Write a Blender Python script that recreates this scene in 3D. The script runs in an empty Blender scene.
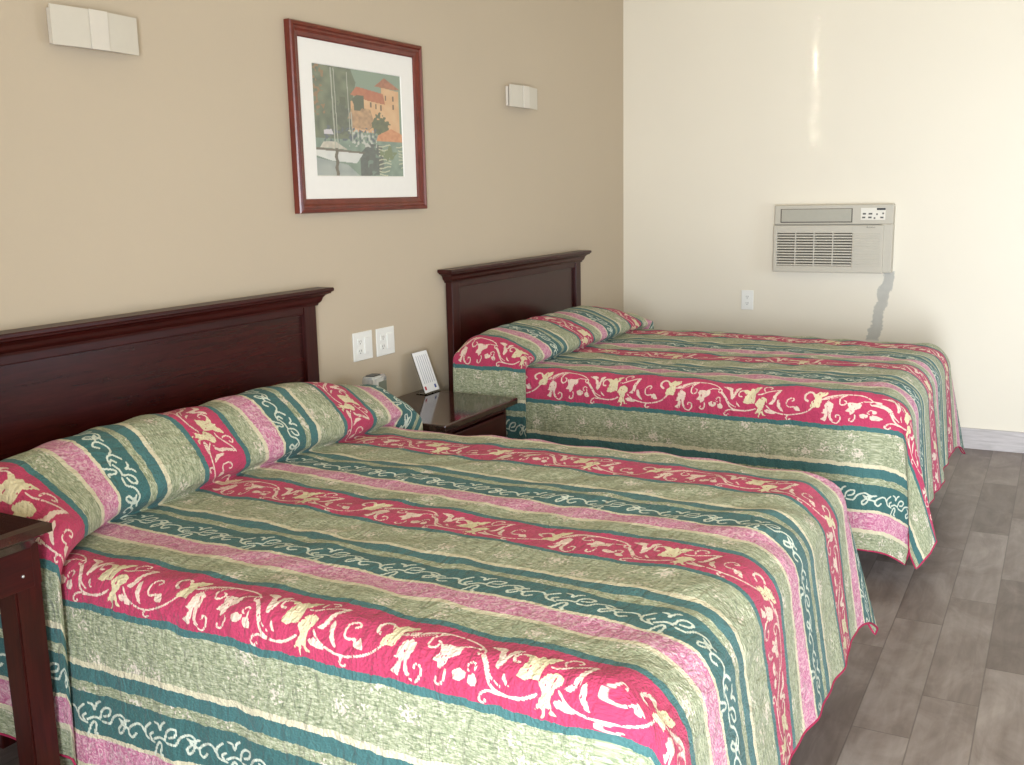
import bpy, bmesh, math, random
import numpy as np
from mathutils import Vector, Matrix, Euler
random.seed(3)
C = bpy.context.scene.collection
PI = math.pi
scene = bpy.context.scene
scene.view_settings.view_transform = 'Standard'
scene.view_settings.look = 'None'
scene.view_settings.gamma = 1.0
scene.view_settings.use_curve_mapping = False
scene.view_settings.exposure = 0.0

# ------------------------------------------------------------------ colours and nodes
def lin(r, g, b):
    def f(c):
        c /= 255.0
        return c / 12.92 if c <= 0.04045 else ((c + 0.055) / 1.055) ** 2.4
    return (f(r), f(g), f(b), 1.0)

class NT:
    """small wrapper that adds and wires shader nodes"""
    def __init__(self, name):
        self.m = bpy.data.materials.new(name)
        self.m.use_nodes = True
        self.t = self.m.node_tree
        self.b = self.t.nodes['Principled BSDF']
    def n(self, kind, **kw):
        x = self.t.nodes.new(kind)
        for k, v in kw.items():
            setattr(x, k, v)
        return x
    def link(self, a, b):
        self.t.links.new(a, b)
    def put(self, sock, v):
        if isinstance(v, (int, float)):
            sock.default_value = v
        elif isinstance(v, tuple):
            sock.default_value = v
        else:
            self.link(v, sock)
    def math(self, op, a, b=0.0, c=None):
        x = self.n('ShaderNodeMath', operation=op)
        self.put(x.inputs[0], a)
        self.put(x.inputs[1], b)
        if c is not None:
            self.put(x.inputs[2], c)
        return x.outputs[0]
    def mix(self, f, a, b, blend='MIX'):
        x = self.n('ShaderNodeMix', data_type='RGBA', blend_type=blend)
        self.put(x.inputs[0], f)
        self.put(x.inputs[6], a)
        self.put(x.inputs[7], b)
        return x.outputs[2]
    def noise(self, vec, scale, detail=2.0, rough=0.5, dist=0.0):
        x = self.n('ShaderNodeTexNoise')
        if vec is not None:
            self.link(vec, x.inputs['Vector'])
        x.inputs['Scale'].default_value = scale
        x.inputs['Detail'].default_value = detail
        x.inputs['Roughness'].default_value = rough
        x.inputs['Distortion'].default_value = dist
        return x.outputs['Fac']
    def mapping(self, vec, scale=(1, 1, 1), loc=(0, 0, 0)):
        x = self.n('ShaderNodeMapping')
        self.link(vec, x.inputs['Vector'])
        x.inputs['Scale'].default_value = scale
        x.inputs['Location'].default_value = loc
        return x.outputs[0]
    def ramp(self, fac, stops, interp='LINEAR'):
        x = self.n('ShaderNodeValToRGB')
        self.link(fac, x.inputs[0])
        cr = x.color_ramp
        cr.interpolation = interp
        while len(cr.elements) < len(stops):
            cr.elements.new(1.0)
        for e, (p, c) in zip(cr.elements, stops):
            e.position = p
        for e, (p, c) in zip(cr.elements, stops):
            e.color = c
        return x.outputs[0]
    def smooth(self, v, lo, hi):
        x = self.n('ShaderNodeMapRange', interpolation_type='SMOOTHSTEP')
        self.put(x.inputs[0], v)
        x.inputs[1].default_value = lo
        x.inputs[2].default_value = hi
        return x.outputs[0]
    def coords(self, which='Object'):
        return self.n('ShaderNodeTexCoord').outputs[which]
    def xyz(self, vec):
        x = self.n('ShaderNodeSeparateXYZ')
        self.link(vec, x.inputs[0])
        return x.outputs
    def bump(self, h, strength=0.2, dist=0.01):
        x = self.n('ShaderNodeBump')
        x.inputs['Strength'].default_value = strength
        x.inputs['Distance'].default_value = dist
        self.link(h, x.inputs['Height'])
        self.link(x.outputs[0], self.b.inputs['Normal'])
    def base(self, c, rough=0.5, spec=0.5):
        self.put(self.b.inputs['Base Color'], c)
        self.put(self.b.inputs['Roughness'], rough)
        self.b.inputs['Specular IOR Level'].default_value = spec
        return self

def plain(name, rgb, rough=0.5, spec=0.5, vary=0.06, scale=40.0, metal=0.0):
    k = NT(name)
    f = k.noise(k.coords(), scale, 3.0)
    c = lin(*rgb)
    d = tuple(x * (1 - vary) for x in c[:3]) + (1,)
    e = tuple(min(1, x * (1 + vary)) for x in c[:3]) + (1,)
    k.base(k.mix(f, d, e), rough, spec)
    k.b.inputs['Metallic'].default_value = metal
    return k.m

def wood(name, dark, light, rough=0.25, stretch=(1, 1, 1), scale=6.0, spec=0.5):
    k = NT(name)
    v = k.mapping(k.coords(), stretch)
    f = k.noise(v, scale, 6.0, 0.6, 1.2)
    f2 = k.noise(v, scale * 6, 3.0, 0.6, 0.4)
    f = k.math('ADD', k.math('MULTIPLY', f, 0.7), k.math('MULTIPLY', f2, 0.3))
    c = k.ramp(f, [(0.3, lin(*dark)), (0.7, lin(*light))])
    k.base(c, rough, spec)
    k.bump(f2, 0.04, 0.002)
    return k.m

# ------------------------------------------------------------------ object helpers
def link(o, parent=None):
    C.objects.link(o)
    if parent is not None:
        o.parent = parent
    return o

def tag(o, label=None, cat=None, group=None, kind=None):
    if label: o['label'] = label
    if cat: o['category'] = cat
    if group: o['group'] = group
    if kind: o['kind'] = kind
    return o

def thing(name, label, cat, loc=(0, 0, 0), rz=0.0, group=None):
    o = bpy.data.objects.new(name, None)
    o.empty_display_size = 0.1
    o.location = loc
    o.rotation_euler = (0, 0, rz)
    link(o)
    return tag(o, label, cat, group)

def mesh(name, bm, mat, parent=None, smooth=False):
    me = bpy.data.meshes.new(name)
    bmesh.ops.recalc_face_normals(bm, faces=bm.faces)
    bm.to_mesh(me)
    bm.free()
    for m in (mat if isinstance(mat, list) else [mat]):
        me.materials.append(m)
    if smooth:
        for p in me.polygons:
            p.use_smooth = True
    return link(bpy.data.objects.new(name, me), parent)

def add_box(bm, x0, x1, y0, y1, z0, z1, bev=0.0, seg=2, mi=0):
    t = bmesh.new()
    vs = [t.verts.new((x, y, z)) for x in (x0, x1) for y in (y0, y1) for z in (z0, z1)]
    for f in ((0, 1, 3, 2), (4, 6, 7, 5), (0, 4, 5, 1), (2, 3, 7, 6), (0, 2, 6, 4), (1, 5, 7, 3)):
        t.faces.new([vs[i] for i in f])
    bmesh.ops.recalc_face_normals(t, faces=t.faces)
    if bev > 0:
        bmesh.ops.bevel(t, geom=list(t.edges), offset=bev, segments=seg, profile=0.5, affect='EDGES', clamp_overlap=True)
    merge(bm, t, mi)

def merge(bm, t, mi=0):
    mp = {}
    for v in t.verts:
        mp[v] = bm.verts.new(v.co)
    for f in t.faces:
        try:
            g = bm.faces.new([mp[v] for v in f.verts])
            g.material_index = mi
        except ValueError:
            pass
    t.free()

def box(x0, x1, y0, y1, z0, z1, bev=0.0, seg=2):
    bm = bmesh.new()
    add_box(bm, x0, x1, y0, y1, z0, z1, bev, seg)
    return bm

def add_prism(bm, pts, axis, a, b):
    """extrude a closed 2-D outline; axis 'x': pts are (y, z); 'y': (x, z); 'z': (x, y)"""
    def P(p, t):
        return {'x': (t, p[0], p[1]), 'y': (p[0], t, p[1]), 'z': (p[0], p[1], t)}[axis]
    A = [bm.verts.new(P(p, a)) for p in pts]
    B = [bm.verts.new(P(p, b)) for p in pts]
    bm.faces.new(A)
    bm.faces.new(B[::-1])
    n = len(pts)
    for i in range(n):
        bm.faces.new((A[i], B[i], B[(i + 1) % n], A[(i + 1) % n]))

def add_lathe(bm, prof, origin, axis='z', n=20):
    rings = []
    for r, h in prof:
        ring = []
        for i in range(n):
            a = 2 * PI * i / n
            c, s = r * math.cos(a), r * math.sin(a)
            p = {'z': (c, s, h), 'x': (h, c, s), 'y': (c, h, s)}[axis]
            ring.append(bm.verts.new(Vector(p) + Vector(origin)))
        rings.append(ring)
    for A, B in zip(rings, rings[1:]):
        for i in range(n):
            bm.faces.new((A[i], A[(i + 1) % n], B[(i + 1) % n], B[i]))
    bm.faces.new(rings[0])
    bm.faces.new(rings[-1][::-1])

def add_tube(bm, pts, rad, n=6, closed=False):
    pts = [Vector(p) for p in pts]
    rings = []
    for i, p in enumerate(pts):
        a = pts[max(0, i - 1)]
        b = pts[min(len(pts) - 1, i + 1)]
        d = (b - a)
        d = d.normalized() if d.length > 1e-9 else Vector((0, 0, 1))
        up = Vector((0, 0, 1)) if abs(d.z) < 0.9 else Vector((1, 0, 0))
        s = d.cross(up).normalized()
        u = s.cross(d).normalized()
        rings.append([bm.verts.new(p + rad * (math.cos(2 * PI * k / n) * s + math.sin(2 * PI * k / n) * u)) for k in range(n)])
    for A, B in zip(rings, rings[1:]):
        for k in range(n):
            bm.faces.new((A[k], A[(k + 1) % n], B[(k + 1) % n], B[k]))
    bm.faces.new(rings[0][::-1])
    bm.faces.new(rings[-1])

# rectangular frame mitred at its corners, sweeping a moulding profile; lies in the y-z plane, x is depth
def add_frame(bm, y0, y1, z0, z1, prof):
    """prof: list of (inset, depth)"""
    rings = []
    for ins, dep in prof:
        rings.append([bm.verts.new(p) for p in ((dep, y0 + ins, z0 + ins), (dep, y1 - ins, z0 + ins), (dep, y1 - ins, z1 - ins), (dep, y0 + ins, z1 - ins))])
    k = len(rings)
    for i in range(k):
        A, B = rings[i], rings[(i + 1) % k]
        for j in range(4):
            bm.faces.new((A[j], A[(j + 1) % 4], B[(j + 1) % 4], B[j]))

# ------------------------------------------------------------------ outline points of the woven pattern, in millimetres
STROKES = [([(46,62),(77,42),(111,29),(144,27),(183,30),(208,40),(216,50)],4),([(63,68),(84,51),(111,36),(131,29)],2),([(208,57),(211,50),(217,48),(222,52),(220,61),(213,64),(208,57)],3),([(128,30),(111,42),(105,59),(110,71),(123,68),(129,57),(121,53)],4),([(211,49),(189,50),(166,59)],3),([(158,104),(159,116),(152,132),(141,131),(142,121)],4),([(216,100),(218,85),(208,82),(200,92),(207,97)],3),([(217,61),(232,78),(244,99),(256,117),(275,126),(299,128),(323,124),(347,112)],5),([(225,62),(239,80),(253,103),(275,116)],3),([(275,128),(250,126),(237,133),(234,144),(242,148),(248,141)],4),([(307,40),(292,42),(284,52),(287,65),(297,65)],5),([(357,58),(371,57),(394,44),(417,32),(435,28)],4),([(378,44),(375,32),(382,19),(396,15),(403,22),(396,29)],4),([(-147,98),(-129,115),(-102,125),(-69,129),(-32,120),(-5,106),(14,88)],4),([(-49,92),(-65,97),(-74,91),(-75,75),(-68,63),(-56,58),(-49,64),(-57,71)],4),([(-69,129),(-76,139),(-70,146),(-60,142)],4),([(-2,67),(-11,62),(-12,49),(0,37),(14,39),(22,53)],7),([(83,138),(98,143),(109,129),(108,115),(98,111),(94,120)],4),([(52,60),(68,55),(90,39),(119,27)],4)]
POLYS = [[(130,59),(147,55),(164,57),(181,57),(177,73),(159,83),(155,96),(143,109),(139,95),(124,94),(137,77)],[(171,101),(187,93),(194,98),(203,97),(203,109),(190,118),(177,116)],[(206,105),(219,100),(228,112),(226,122),(215,124),(207,117)],[(218,32),(249,27),(263,34),(261,46),(267,56),(271,35),(283,27),(296,27),(286,38),(277,54),(273,72),(263,89),(256,85),(254,65),(249,46)],[(275,86),(281,96),(290,109),(299,115),(284,113),(276,103)],[(426,30),(437,28),(433,39),(424,57),(420,81),(408,96),(391,93),(406,81),(410,61),(417,45)],[(-158,115),(-143,109),(-125,118),(-109,127),(-130,128),(-149,124)],[(-105,66),(-99,80),(-97,96),(-87,114),(-82,121),(-96,117),(-109,102),(-111,83)],[(-51,95),(-37,84),(-29,97),(-26,107),(-39,110),(-50,106)],[(58,73),(72,64),(86,72),(85,88),(78,113),(82,127),(91,133),(77,137),(71,126),(69,103),(65,127),(60,140),(51,136),(40,131),(52,122),(57,110),(38,108),(50,103),(53,87)]]
FLOWERS = [[(298,42),(313,36),(325,43),(331,31),(341,37),(348,28),(371,24),(360,38),(355,50),(348,55),(345,90),(327,92),(318,97),(300,93),(306,73),(312,56)],[(344,93),(357,73),(374,66),(390,74),(388,88),(378,96),(374,112),(377,128),(394,138),(373,138),(370,128),(366,129),(363,147),(356,148),(359,133),(354,130),(340,143),(350,123),(356,107)],[(12,38),(25,43),(37,28),(45,31),(66,23),(63,39),(55,48),(46,54),(45,70),(38,91),(23,88),(12,92),(4,86),(11,69),(22,61)]]
SCROLLS = [([(93,28),(105,30),(110,42),(117,27),(127,20)],4),([(88,69),(108,60),(125,62)],4),([(89,104),(99,80),(108,71),(114,78),(109,98),(116,99)],4),([(88,76),(64,70),(60,52),(71,40),(79,34)],4),([(85,55),(74,63),(79,70)],4),([(56,58),(48,47),(33,47),(13,60),(10,74),(20,82),(32,70)],4),([(-20,48),(-9,55),(-23,71)],4),([(-15,54),(12,44)],4),([(-12,58),(9,65)],4),([(126,59),(131,42),(144,32),(158,33),(153,48),(137,54)],4),([(131,67),(154,68),(168,48),(192,38),(207,48),(200,72),(187,83),(183,72)],4)]
U_SHIFT1 = 0.0
U_SHIFT2 = 0.0
# ------------------------------------------------------------------ materials
def wall_mat(name, rgb, stain=False):
    k = NT(name)
    co = k.coords()
    f = k.noise(co, 2.0, 3.0)
    c = lin(*rgb)
    col = k.mix(f, tuple(x * 0.97 for x in c[:3]) + (1,), tuple(min(1, x * 1.02) for x in c[:3]) + (1,))
    if stain:
        x, y, z = k.xyz(co)
        # grey patch of bare repair running down from the lower right corner of the air conditioner
        wob = k.noise(co, 9.0, 4.0, 0.65)
        mid = k.math('ADD', k.math('MULTIPLY', z, 0.157), 1.468)
        mid = k.math('ADD', mid, k.math('MULTIPLY', k.math('SUBTRACT', wob, 0.5), 0.10))
        d = k.math('ABSOLUTE', k.math('SUBTRACT', x, mid))
        w2 = k.noise(co, 16.0, 3.0, 0.6)
        half = k.math('ADD', 0.008, k.math('MULTIPLY', w2, 0.05))
        e = k.smooth(k.math('SUBTRACT', half, d), -0.004, 0.006)
        e = k.math('MULTIPLY', e, k.smooth(z, 0.575, 0.60))
        e = k.math('MULTIPLY', e, k.math('LESS_THAN', z, 0.99))
        col = k.mix(k.math('MULTIPLY', e, 0.85), col, k.mix(w2, lin(160, 158, 152), lin(188, 186, 178)))
    k.base(col, 0.55, 0.35)
    g = k.noise(co, 120.0, 3.0, 0.6)
    k.bump(g, 0.12, 0.003)
    return k.m

M = {}
M['tan_wall'] = wall_mat('tan_paint', (194, 178, 156))
M['cream_wall'] = wall_mat('cream_paint', (229, 220, 203), stain=True)
M['plain_wall'] = wall_mat('pale_paint', (226, 216, 194))
M['ceiling'] = wall_mat('ceiling_paint', (240, 226, 192))
M['cherry'] = wood('dark_cherry_wood', (38, 10, 8), (66, 19, 15), 0.34, (8, 0.7, 8), 5.0, 0.3)
M['cherry_up'] = wood('dark_cherry_upright', (38, 10, 8), (68, 20, 15), 0.36, (8, 8, 0.8), 5.0, 0.3)
M['panel'] = wood('polished_cherry_panel', (38, 10, 8), (62, 18, 14), 0.24, (8, 0.7, 8), 5.0, 0.35)
M['espresso'] = wood('espresso_wood', (40, 22, 17), (62, 34, 26), 0.10, (0.8, 6, 6), 5.0, 0.7)
M['frame_wood'] = wood('reddish_frame_wood', (84, 30, 22), (122, 50, 36), 0.28, (6, 1, 1), 8.0)
M['mat_board'] = plain('mat_board', (238, 234, 228), 0.9, 0.2, 0.02)
M['white_plastic'] = plain('white_plastic', (236, 235, 230), 0.35, 0.5, 0.02)
M['slot'] = plain('dark_slot', (96, 93, 88), 0.6)
M['frost'] = plain('frosted_sconce_glass', (206, 198, 184), 0.35, 0.5, 0.03)
M['satin'] = plain('satin_white_metal', (214, 206, 194), 0.28, 0.6, 0.02)
M['ac'] = plain('beige_plastic', (188, 181, 167), 0.45, 0.4, 0.03)
M['ac_dark'] = plain('dark_grille_plastic', (92, 86, 78), 0.6, 0.3)  # dark plastic of the grille backing and vent surround
M['ac_vent'] = plain('greyish_vent_plastic', (172, 167, 153), 0.5, 0.4)
M['ac_light'] = plain('pale_control_plastic', (222, 216, 204), 0.4, 0.4, 0.02)
M['black'] = plain('black_plastic', (34, 32, 32), 0.4)
M['grey_ink'] = plain('grey_ink', (186, 188, 196), 0.8, 0.2)
M['red_ink'] = plain('red_ink', (176, 52, 70), 0.8, 0.2)
M['blue_ink'] = plain('blue_ink', (70, 84, 150), 0.8, 0.2)
M['paper'] = plain('white_card', (236, 236, 238), 0.6, 0.3, 0.01)
M['silver'] = plain('silver_plastic', (196, 198, 200), 0.25, 0.6, 0.03, metal=0.4)
M['lcd'] = plain('grey_display', (120, 124, 112), 0.15)
M['mattress'] = plain('white_ticking', (225, 222, 214), 0.9, 0.2)
M['box_fabric'] = plain('dark_box_spring_fabric', (52, 48, 46), 0.9, 0.2)
M['iron'] = plain('black_iron', (30, 30, 32), 0.5, 0.5, metal=0.6)
M['nail'] = plain('steel_nail', (220, 220, 220), 0.3, 0.5, metal=0.8)
def acrylic():
    k = NT('clear_acrylic')
    k.base(lin(240, 245, 248), 0.03, 0.5)
    k.b.inputs['Transmission Weight'].default_value = 1.0
    k.b.inputs['IOR'].default_value = 1.2
    return k.m
M['acrylic'] = acrylic()

def floor_mat():
    k = NT('wood_look_tile')
    x, y, z = k.xyz(k.coords())
    W, L = 0.151, 0.81
    cx = k.math('DIVIDE', k.math('SUBTRACT', x, 2.226), W)
    col = k.math('FLOOR', cx)
    fx = k.math('SUBTRACT', cx, col)
    off = k.math('MULTIPLY_ADD', col, 0.267, 0.10)
    ry = k.math('DIVIDE', k.math('SUBTRACT', y, off), L)
    row = k.math('FLOOR', ry)
    fy = k.math('SUBTRACT', ry, row)
    ex = k.math('MULTIPLY', k.math('MINIMUM', fx, k.math('SUBTRACT', 1.0, fx)), W)
    ey = k.math('MULTIPLY', k.math('MINIMUM', fy, k.math('SUBTRACT', 1.0, fy)), L)
    edge = k.math('MINIMUM', ex, ey)
    grout = k.math('SUBTRACT', 1.0, k.smooth(edge, 0.0008, 0.0026))
    wn = k.n('ShaderNodeTexWhiteNoise', noise_dimensions='2D')
    cmb = k.n('ShaderNodeCombineXYZ')
    k.link(col, cmb.inputs[0]); k.link(row, cmb.inputs[1])
    k.link(cmb.outputs[0], wn.inputs['Vector'])
    r = wn.outputs['Value']
    cm2 = k.n('ShaderNodeCombineXYZ')
    k.link(k.math('MULTIPLY_ADD', r, 37.0, x), cm2.inputs[0])
    k.link(k.math('MULTIPLY', y, 0.09), cm2.inputs[1])
    k.link(k.math('MULTIPLY', r, 11.0), cm2.inputs[2])
    g1 = k.noise(cm2.outputs[0], 28.0, 5.0, 0.6, 0.6)
    cm3 = k.n('ShaderNodeCombineXYZ')
    k.link(k.math('MULTIPLY_ADD', r, 21.0, x), cm3.inputs[0])
    k.link(k.math('MULTIPLY', y, 0.5), cm3.inputs[1])
    k.link(k.math('MULTIPLY', r, 5.0), cm3.inputs[2])
    g2 = k.noise(cm3.outputs[0], 8.0, 4.0, 0.65, 0.8)
    t = k.math('ADD', k.math('MULTIPLY', g1, 0.35), k.math('MULTIPLY', g2, 0.55))
    t = k.math('ADD', t, k.math('MULTIPLY', k.math('SUBTRACT', r, 0.5), 0.26))
    c = k.ramp(t, [(0.22, lin(84, 70, 64)), (0.42, lin(116, 103, 97)), (0.56, lin(138, 126, 120)), (0.75, lin(164, 153, 147))])
    c = k.mix(k.math('MULTIPLY', grout, 0.55), c, lin(62, 54, 50))
    k.base(c, k.math('MULTIPLY_ADD', g1, 0.15, 0.33), 0.5)
    k.bump(k.math('SUBTRACT', k.math('MULTIPLY', g1, 0.25), grout), 0.12, 0.003)
    return k.m
M['floor'] = floor_mat()

def base_mat():
    k = NT('grey_baseboard_tile')
    v = k.mapping(k.coords(), (1.2, 1.2, 14))
    f = k.noise(v, 6.0, 5.0, 0.6, 0.5)
    k.base(k.ramp(f, [(0.3, lin(168, 160, 158)), (0.7, lin(198, 191, 190))]), 0.4, 0.5)
    return k.m
M['baseboard'] = base_mat()

# striped quilted fabric; UV = (distance along the cloth, distance across it) in metres
PER = 0.634
STR = [(0.000, 'red'), (0.145, 'teal'), (0.163, 'green'), (0.283, 'cream'), (0.299, 'teal'), (0.334, 'green2'),
       (0.358, 'teal2'), (0.456, 'cream'), (0.467, 'pink'), (0.531, 'cream'), (0.545, 'green'), (0.614, 'teal')]
PAL = {'red': lin(190, 60, 97), 'teal': lin(70, 114, 114), 'teal2': lin(63, 106, 105), 'green': lin(158, 163, 132),
       'green2': lin(156, 160, 120), 'cream': lin(222, 212, 182), 'pink': lin(208, 124, 162)}
def spread_mat(name, shift):
    k = NT(name)
    uv = k.n('ShaderNodeUVMap', uv_map='cloth').outputs[0]
    u, v, _ = k.xyz(uv)
    w1 = k.noise(k.mapping(uv, (1, 0.4, 1)), 22.0, 3.0)
    w2 = k.noise(uv, 110.0, 2.0)
    wob = k.math('ADD', k.math('MULTIPLY', k.math('SUBTRACT', w1, 0.5), 0.016), k.math('MULTIPLY', k.math('SUBTRACT', w2, 0.5), 0.006))
    s = k.math('ADD', k.math('ADD', v, shift), wob)
    fr = k.math('FRACT', k.math('DIVIDE', k.math('ADD', s, PER * 20), PER))
    col = k.ramp(fr, [(p / PER, PAL[c]) for p, c in STR], 'CONSTANT')
    one, zero = (1, 1, 1, 1), (0, 0, 0, 1)
    isg = k.ramp(fr, [(p / PER, one if c.startswith('green') else zero) for p, c in STR], 'CONSTANT')
    isp = k.ramp(fr, [(p / PER, one if c == 'pink' else zero) for p, c in STR], 'CONSTANT')
    # green bands: ripples of short dark and light strokes, little pale blossoms
    st = k.noise(k.mapping(uv, (60, 210, 1)), 1.0, 3.0, 0.6, 1.0)
    gcol = k.ramp(st, [(0.28, lin(108, 120, 92)), (0.47, lin(154, 160, 128)), (0.68, lin(206, 205, 178))])
    vor = k.n('ShaderNodeTexVoronoi', feature='F1')
    k.link(k.mapping(uv, (13.5, 15, 1)), vor.inputs['Vector'])
    vor.inputs['Scale'].default_value = 1.0
    vor.inputs['Randomness'].default_value = 0.75
    pet = k.noise(uv, 120.0, 1.0)
    bl = k.smooth(k.math('ADD', vor.outputs['Distance'], k.math('MULTIPLY', k.math('SUBTRACT', pet, 0.5), 1.5)), 0.27, 0.12)
    gcol = k.mix(k.math('MULTIPLY', bl, 0.9), gcol, lin(230, 216, 200))
    col = k.mix(isg, col, gcol)
    # pink bands: cream and magenta paisley mottling
    pn = k.noise(uv, 62.0, 3.0, 0.6, 2.2)
    pcol = k.ramp(pn, [(0.32, lin(188, 96, 134)), (0.48, lin(208, 136, 164)), (0.64, lin(230, 192, 198))])
    col = k.mix(isp, col, pcol)
    # woven vine, flowers and scrolls
    at = k.n('ShaderNodeAttribute', attribute_name='motif', attribute_type='GEOMETRY')
    r, g, b = k.n('ShaderNodeSeparateColor'), None, None
    k.link(at.outputs['Color'], r.inputs[0])
    thr = k.noise(uv, 160.0, 2.0)
    vein = k.smooth(k.noise(k.mapping(uv, (1.0, 0.45, 1), (0.3, 0, 0)), 150.0, 1.0), 0.60, 0.72)
    col = k.mix(k.smooth(r.outputs[2], 0.25, 0.6), col, lin(214, 220, 204))
    col = k.mix(k.smooth(k.math('SUBTRACT', r.outputs[0], k.math('MULTIPLY', vein, 0.9)), 0.2, 0.5), col, k.mix(thr, lin(232, 196, 180), lin(240, 222, 204)))
    col = k.mix(k.smooth(k.math('SUBTRACT', r.outputs[1], k.math('MULTIPLY', vein, 0.9)), 0.2, 0.5), col, k.mix(thr, lin(222, 205, 160), lin(234, 222, 188)))
    fib = k.noise(k.mapping(uv, (260, 900, 1)), 1.0, 2.0)
    col = k.mix(k.math('MULTIPLY_ADD', fib, 0.30, -0.06), col, (0.02, 0.03, 0.03, 1), 'MIX')
    k.base(col, 0.75, 0.25)
    k.b.inputs['Sheen Weight'].default_value = 0.10
    q1 = k.noise(k.mapping(uv, (1.0, 0.5, 1)), 30.0, 3.0, 0.55, 0.8)
    q2 = k.noise(uv, 170.0, 2.0)
    k.bump(k.math('ADD', q1, k.math('MULTIPLY', q2, 0.3)), 0.8, 0.018)
    return k.m

# ------------------------------------------------------------------ the woven pattern of one repeat
TILE = 0.534
SCR = 0.207
RES = 0.0015
def seg_dist(X, Y, pts, closed=False):
    d = np.full(X.shape, 9.0)
    n = len(pts)
    for i in range(n if closed else n - 1):
        ax, ay = pts[i]; bx, by = pts[(i + 1) % n]
        dx, dy = bx - ax, by - ay
        t = np.clip(((X - ax) * dx + (Y - ay) * dy) / (dx * dx + dy * dy + 1e-12), 0, 1)
        d = np.minimum(d, np.hypot(X - ax - t * dx, Y - ay - t * dy))
    return d
def inside(X, Y, pts):
    r = np.zeros(X.shape, bool)
    n = len(pts)
    for i in range(n):
        ax, ay = pts[i]; bx, by = pts[(i + 1) % n]
        c = (ay > Y) != (by > Y)
        with np.errstate(divide='ignore', invalid='ignore'):
            r ^= c & (X < (bx - ax) * (Y - ay) / (by - ay + 1e-15) + ax)
    return r
def smooth_line(pts, n=4):
    P = [np.array(p, float) for p in pts]
    out = []
    for i in range(len(P) - 1):
        a = P[max(0, i - 1)]; b = P[i]; c = P[i + 1]; d = P[min(len(P) - 1, i + 2)]
        for j in range(n):
            t = j / n
            out.append(tuple(0.5 * (2 * b + (c - a) * t + (2 * a - 5 * b + 4 * c - d) * t * t + (3 * b - a - 3 * c + d) * t ** 3)))
    out.append(tuple(P[-1]))
    return out
def raster(per, height, strokes, polys):
    nx, ny = int(round(per / RES)), int(height / RES)
    out = np.zeros((ny, nx))
    X, Y = np.meshgrid((np.arange(nx) + 0.5) * per / nx, (np.arange(ny) + 0.5) * RES)
    for pts, w in strokes:
        q = smooth_line([(a / 1000.0, b / 1000.0) for a, b in pts])
        for k in (-2, -1, 0, 1):
            qq = [(a + k * per, b) for a, b in q]
            if max(p[0] for p in qq) < -0.02 or min(p[0] for p in qq) > per + 0.02:
                continue
            d = seg_dist(X, Y, qq)
            out = np.maximum(out, np.clip((w / 2000.0 * 0.85 + 0.0008 - d) / 0.0016, 0, 1))
    for pts in polys:
        for k in (-2, -1, 0, 1):
            qq = [(a / 1000.0 + k * per, b / 1000.0) for a, b in pts]
            if max(p[0] for p in qq) < -0.02 or min(p[0] for p in qq) > per + 0.02:
                continue
            d = seg_dist(X, Y, qq, True)
            d = np.where(inside(X, Y, qq), -d, d)
            out = np.maximum(out, np.clip((-0.0006 - d) / 0.0016, 0, 1))
    return out
VINE = raster(TILE, 0.158, STROKES, POLYS)
FLOW = raster(TILE, 0.158, [], FLOWERS)
SCROLL = raster(SCR, 0.118, [(p, 6.0) for p, w in SCROLLS], [])
def sample(img, p, q, per):
    ny, nx = img.shape
    fx = np.mod(p, per) / per * nx - 0.5
    fy = q / RES - 0.5
    ok = (q > 0) & (q < ny * RES)
    x0 = np.floor(fx).astype(int); tx = fx - x0
    y0 = np.clip(np.floor(fy).astype(int), 0, ny - 2); ty = np.clip(fy - y0, 0, 1)
    a = img[y0, x0 % nx] * (1 - tx) + img[y0, (x0 + 1) % nx] * tx
    b = img[y0 + 1, x0 % nx] * (1 - tx) + img[y0 + 1, (x0 + 1) % nx] * tx
    return np.where(ok, a * (1 - ty) + b * ty, 0.0)

# ------------------------------------------------------------------ bedspread
def catmull(pts, n=24):
    return np.array(smooth_line(pts, n))
def sstep(x, a, b):
    t = np.clip((x - a) / (b - a), 0, 1)
    return t * t * (3 - 2 * t)

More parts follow.
